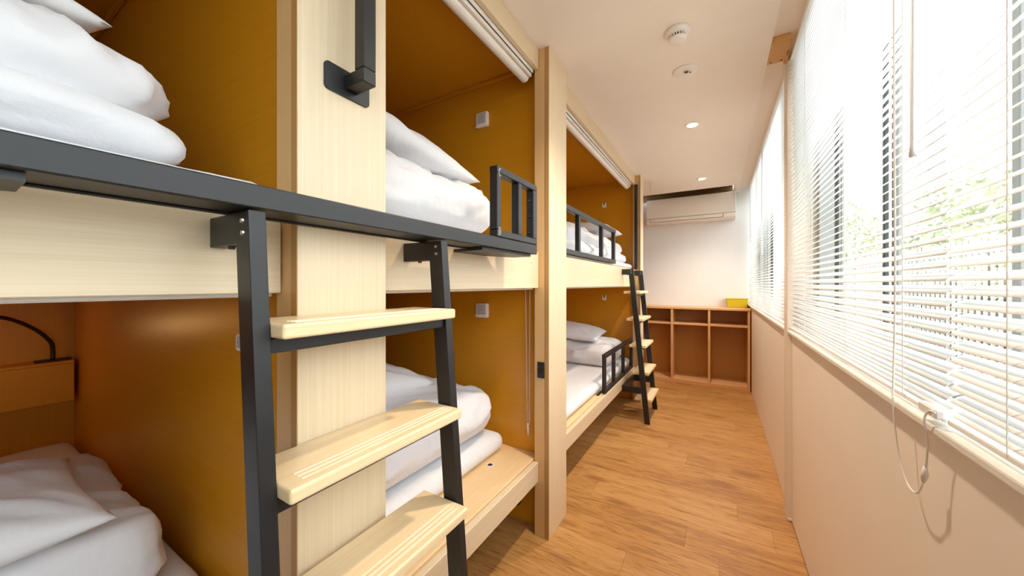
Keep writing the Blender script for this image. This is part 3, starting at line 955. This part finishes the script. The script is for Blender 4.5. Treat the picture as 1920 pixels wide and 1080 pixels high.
bx('louvre_gap', 'slot', t, xa + 0.044, xa + 0.0475, YB - 0.2425, YB - 0.2395, 2.170, 2.206, 0)
bx('bottom_gap', 'slot', t, xa + 0.048, xb - 0.143, YB - 0.2392, YB - 0.2345, 2.1655, 2.169, 0)

# ------------------------------------------------------------------ low cubby shelf
t = thing('cubby_shelf', (-0.33, 5.28, 0), 'low open wooden cubby shelf with six bays against the far wall', 'shelf')
y0, y1 = 5.09, YB - 0.002
xs = [0.337, -0.083, -0.516, -0.949, -1.38]
bx('top_board', 'shelf_x', t, xs[-1], 0.342, y0 - 0.006, y1, 0.976, 1.002, 0.002)
for i, x in enumerate(xs):
    if i == 0:
        bx('side_panel', 'shelf_v', t, 0.312, 0.337, y0, y1, 0, 0.9755, 0.0015)
    else:
        bx('divider', 'shelf_v', t, x - 0.026, x, y0, y1, 0.0, 0.9755, 0.0015)
for i in range(4):
    a, c = xs[i + 1] + 0.0004, (xs[i] - 0.026 if i else 0.312) - 0.0004
    bx('shelf_board', 'shelf_x', t, a, c, y0 + 0.004, y1 - 0.007, 0.772, 0.797, 0.0015)
    bx('base_board', 'shelf_x', t, a, c, y0 + 0.002, y1 - 0.007, 0.0, 0.052, 0.0015)
    bx('back_panel', 'shelf_back', t, a, c, y1 - 0.006, y1, 0.0, 0.975, 0)

# yellow tray
b = BM()
x0, x1, ya, yb_ = 0.094, 0.332, 5.33, 5.455
z0, z1 = 1.0025, 1.112
hexa(b, [(x0 + 0.012, ya + 0.01, z0), (x1 - 0.012, ya + 0.01, z0), (x1 - 0.012, yb_ - 0.01, z0), (x0 + 0.012, yb_ - 0.01, z0), (x0, ya, z1), (x1, ya, z1), (x1, yb_, z1), (x0, yb_, z1)], 0.006)
tb = obj('storage_bin', b, 'yellow', None, label='yellow plastic bin on the cubby shelf in the far right corner', cat='bin')
b = BM()
box(b, x0 - 0.004, x1 + 0.003, ya - 0.004, yb_ + 0.004, z1 + 0.0002, z1 + 0.008, 0.002)
obj('rim', b, 'yellow', tb)

# ------------------------------------------------------------------ ceiling devices
t = thing('smoke_detector', (-0.167, 1.837, ZC), 'white domed smoke detector on the ceiling with dark slots', 'smoke detector')
cx, cy = -0.167, 1.840
b = BM(); lathe(b, [(0.054, 0.0), (0.054, -0.012), (0.050, -0.020), (0.042, -0.026)], (cx, cy, ZC - 0.0003), 40); obj('base', b, 'white_plastic', t, smooth=True)
b = BM(); lathe(b, [(0.034, -0.0262), (0.034, -0.038)], (cx, cy, ZC), 32); obj('chamber', b, 'slot', t)
for k in range(20):
    a = 2 * PI * k / 20
    b = BM()
    m4 = Matrix.Translation((cx, cy, ZC)) @ Matrix.Rotation(a, 4, 'Z')
    vs = box(b, 0.0345, 0.040, -0.0026, 0.0026, -0.0385, -0.0262)
    bmesh.ops.transform(b, matrix=m4, verts=b.verts)
    obj('vent_rib', b, 'white_plastic', t)
b = BM(); lathe(b, [(0.040, -0.0388), (0.038, -0.047), (0.028, -0.051), (0.001, -0.052)], (cx, cy, ZC), 32); obj('cap', b, 'white_plastic', t, smooth=True)
t = thing('emergency_light', (-0.162, 2.207, ZC), 'flat round white emergency light flush in the ceiling past the smoke detector', 'ceiling light')
cx, cy = -0.162, 2.207
b = BM(); lathe(b, [(0.063, -0.0003), (0.062, -0.005), (0.055, -0.008), (0.001, -0.009)], (cx, cy, ZC), 40); obj('plate', b, 'white_plastic', t, smooth=True)
b = BM(); lathe(b, [(0.017, -0.0092), (0.016, -0.013), (0.013, -0.013), (0.012, -0.0095)], (cx + 0.008, cy - 0.004, ZC), 24); obj('socket', b, 'chrome', t, smooth=True)
b = BM(); lathe(b, [(0.0115, -0.0092), (0.010, -0.012), (0.001, -0.013)], (cx + 0.008, cy - 0.004, ZC), 20); obj('bulb', b, 'slot', t, smooth=True)
b = BM(); lathe(b, [(0.005, -0.0092), (0.004, -0.012), (0.001, -0.0125)], (cx + 0.028, cy + 0.012, ZC), 12); obj('test_button', b, 'slot', t, smooth=True)

# ------------------------------------------------------------------ venetian blinds
XB = 0.354
PITCH, SLW = 0.0232, 0.0252
TILT = R(35)
def slat_mesh(L):
    bm = BM()
    n = 5
    prof_t, prof_b = [], []
    for k in range(n + 1):
        s = (k / n - 0.5) * SLW
        crown = 0.0024 * (1 - (2 * k / n - 1) ** 2)
        for lst, off in ((prof_t, 0.00025), (prof_b, -0.00025)):
            x, z = s, crown + off
            lst.append((x * math.cos(TILT) - z * math.sin(TILT), x * math.sin(TILT) + z * math.cos(TILT)))
    prism(bm, prof_t + list(reversed(prof_b)), 'y', -L / 2, L / 2)
    me = bpy.data.meshes.new('slat'); bm.to_mesh(me); bm.free(); me.materials.append(M['slat'])
    for p in me.polygons:
        p.use_smooth = len(p.vertices) == 4
    return me
def blind(y0, y1, label, cords, wand=None, pull=None):
    t = thing('venetian_blind', (XB, (y0 + y1) / 2, 1.0575), label, 'blind', 'white venetian blinds at the windows')
    zt, zb = 2.528, 1.0575
    bx('headrail', 'slat', t, XB - 0.014, XB + 0.014, y0, y1, zt, zt + 0.026, 0.002)
    bx('bottom_rail', 'slat', t, XB - 0.013, XB + 0.013, y0, y1, zb, zb + 0.011, 0.003, 2)
    me = slat_mesh(y1 - y0)
    z = zb + 0.024
    while z < zt - 0.012:
        o = bpy.data.objects.new('slat', me); C.objects.link(o); o.parent = t
        o.location = Vector((XB + random.uniform(-0.0006, 0.0006), (y0 + y1) / 2, z)) - t.location
        o.rotation_euler = (random.uniform(-0.0006, 0.0006), random.uniform(-0.03, 0.03), 0)
        z += PITCH
    for yc in cords:
        for xx in (XB - 0.0132, XB + 0.0132):
            b = BM(); tube(b, [(xx, yc, zb + 0.006), (xx, yc, zt + 0.002)], 0.0009, 5); obj('ladder_cord', b, 'cord', t)
    if wand:
        yw, zw = wand
        b = BM(); tube(b, [(XB - 0.024, yw, zt - 0.01), (XB - 0.026, yw, zw + 0.02), (XB - 0.026, yw, zw)], [0.0045, 0.0045, 0.006], 8); obj('tilt_wand', b, 'slat', t, smooth=True)
        b = BM(); tube(b, [(XB - 0.014, yw, zt + 0.01), (XB - 0.024, yw, zt - 0.008)], 0.003, 6); obj('wand_hook', b, 'slat', t)
    if pull:
        b = BM(); tube(b, curve_pts(pull, 10), 0.0017, 6); obj('pull_cord', b, 'cord', t, smooth=True, label='white pull cord hanging in a loop below the sill')
        return t, pull
    return t
bt, _ = blind(0.912, 2.425, 'white slatted blind on the near window with a hanging pull cord',
      [2.05, 1.46, 1.07], (0.985, 1.55),
      [(XB - 0.022, 1.085, 2.52), (XB - 0.022, 1.083, 1.80), (XB - 0.022, 1.078, 1.30), (0.327, 1.07, 1.10), (0.323, 1.058, 1.04), (0.325, 1.04, 0.95), (0.327, 1.01, 0.905), (0.328, 0.98, 0.897), (0.328, 0.955, 0.915), (0.328, 0.938, 0.955), (0.328, 0.93, 1.01), (0.323, 0.926, 1.055), (0.325, 0.915, 1.074), (XB - 0.027, 0.90, 1.076)])
b = BM(); tube(b, [(0.328, 0.944, 0.935), (0.328, 0.939, 0.95), (0.328, 0.937, 0.965)], [0.003, 0.0055, 0.003], 8); obj('cord_tassel', b, 'white_plastic', bt, smooth=True)
b = BM(); box(b, XB - 0.028, XB - 0.0145, 0.90, 0.96, 1.064, 1.082, 0.003); obj('cord_clip', b, 'white_plastic', bt)
blind(-0.36, 0.902, 'white slatted blind on the near window at the right edge, nearest the viewpoint', [0.755, 0.25, -0.22])
blind(2.53, 3.96, 'white slatted blind on the far window just beyond the post', [2.70, 3.25, 3.80], (3.70, 1.55))
blind(3.972, 5.42, 'white slatted blind on the far window in the far corner', [4.15, 4.70, 5.25], None,)

# ------------------------------------------------------------------ outside
bx('trim_6', 'ground', None, 0.6, 26, -8, 34, -0.35, -0.30, 0, kind='structure')
t = thing('hedge', (3.0, 8, -0.3), 'low shaded hedge growing along the back of the garden fence', 'hedge')
b = BM(); rr = random.Random(9)
for _ in range(5200):
    p = Vector((rr.uniform(2.75, 3.25), rr.uniform(2.2, 14), rr.uniform(-0.28, 1.25)))
    p.z += 0.2 * noise.noise(p * 1.5)
    s_ = rr.uniform(0.05, 0.10)
    a = Vector((rr.uniform(-1, 1), rr.uniform(-1, 1), rr.uniform(-1, 1))).normalized()
    c = a.orthogonal().normalized(); d = a.cross(c)
    b.faces.new([b.verts.new(p + c * s_), b.verts.new(p + d * s_ * 0.5), b.verts.new(p - c * s_), b.verts.new(p - d * s_ * 0.5)])
obj('foliage', b, 'hedge_shade', t, kind='stuff')
t = thing('garden_fence', (2.3, 6, -0.3), 'thin steel picket fence outside the near window', 'fence')
ya, yb_ = 1.5, 14.0
for zz in (0.15, 1.62):
    bx('rail', 'fence', t, 2.285, 2.315, ya, yb_, zz, zz + 0.035, 0)
pm = None
yy = ya + 0.05
while yy < yb_:
    if pm is None:
        b = BM(); box(b, -0.010, 0.010, -0.012, 0.012, -0.30, 1.78); pm = bpy.data.meshes.new('picket'); b.to_mesh(pm); b.free(); pm.materials.append(M['fence'])
    o = bpy.data.objects.new('picket', pm); C.objects.link(o); o.parent = t
    o.location = Vector((2.30, yy, 0)) - t.location
    yy += 0.11
def bush(x, y, h, r, label, seed):
    t = thing('bush', (x, y, -0.3), label, 'bush', 'bushes outside the window')
    rr = random.Random(seed)
    b = BM(); tube(b, [(x, y, -0.31), (x + 0.05, y, h * 0.3), (x, y + 0.05, h * 0.6)], [0.07, 0.05, 0.03], 8); obj('trunk', b, 'bark', t)
    b = BM()
    for _ in range(2600):
        th, ph = rr.uniform(0, 2 * PI), math.acos(rr.uniform(-1, 1))
        q = rr.uniform(0.55, 1.0)
        p = Vector((x + r * q * math.sin(ph) * math.cos(th), y + r * 1.15 * q * math.sin(ph) * math.sin(th), h * 0.5 + h * 0.55 * q * math.cos(ph)))
        p += Vector((noise.noise(p * 1.7), noise.noise(p * 1.7 + Vector((4, 4, 4))), noise.noise(p * 1.7 + Vector((8, 1, 2))))) * 0.35
        s = rr.uniform(0.05, 0.11)
        a = Vector((rr.uniform(-1, 1), rr.uniform(-1, 1), rr.uniform(-1, 1))).normalized()
        c = a.orthogonal().normalized()
        d = a.cross(c)
        b.faces.new([b.verts.new(p + c * s), b.verts.new(p + d * s * 0.5), b.verts.new(p - c * s), b.verts.new(p - d * s * 0.5)])
    obj('foliage', b, 'leaf', t, kind='stuff')
bush(4.8, 11.2, 3.6, 1.25, 'tall yellow-green bush behind the fence, right side of the near window', 1)
bush(4.8, 20.5, 4.7, 1.4, 'green bush behind the fence, middle of the near window', 2)
t = thing('street_lamp', (6.6, 16.7, -0.3), 'grey street lamp standing behind the bushes outside', 'street lamp')
b = BM(); tube(b, [(6.6, 16.7, -0.31), (6.6, 16.7, 6.6)], [0.07, 0.05], 10); obj('pole', b, 'post_grey', t)
b = BM(); tube(b, [(6.6, 16.7, 6.58), (6.5, 16.65, 6.75), (6.1, 16.5, 6.8)], [0.05, 0.09, 0.12], 10); obj('lamp_head', b, 'post_grey', t)
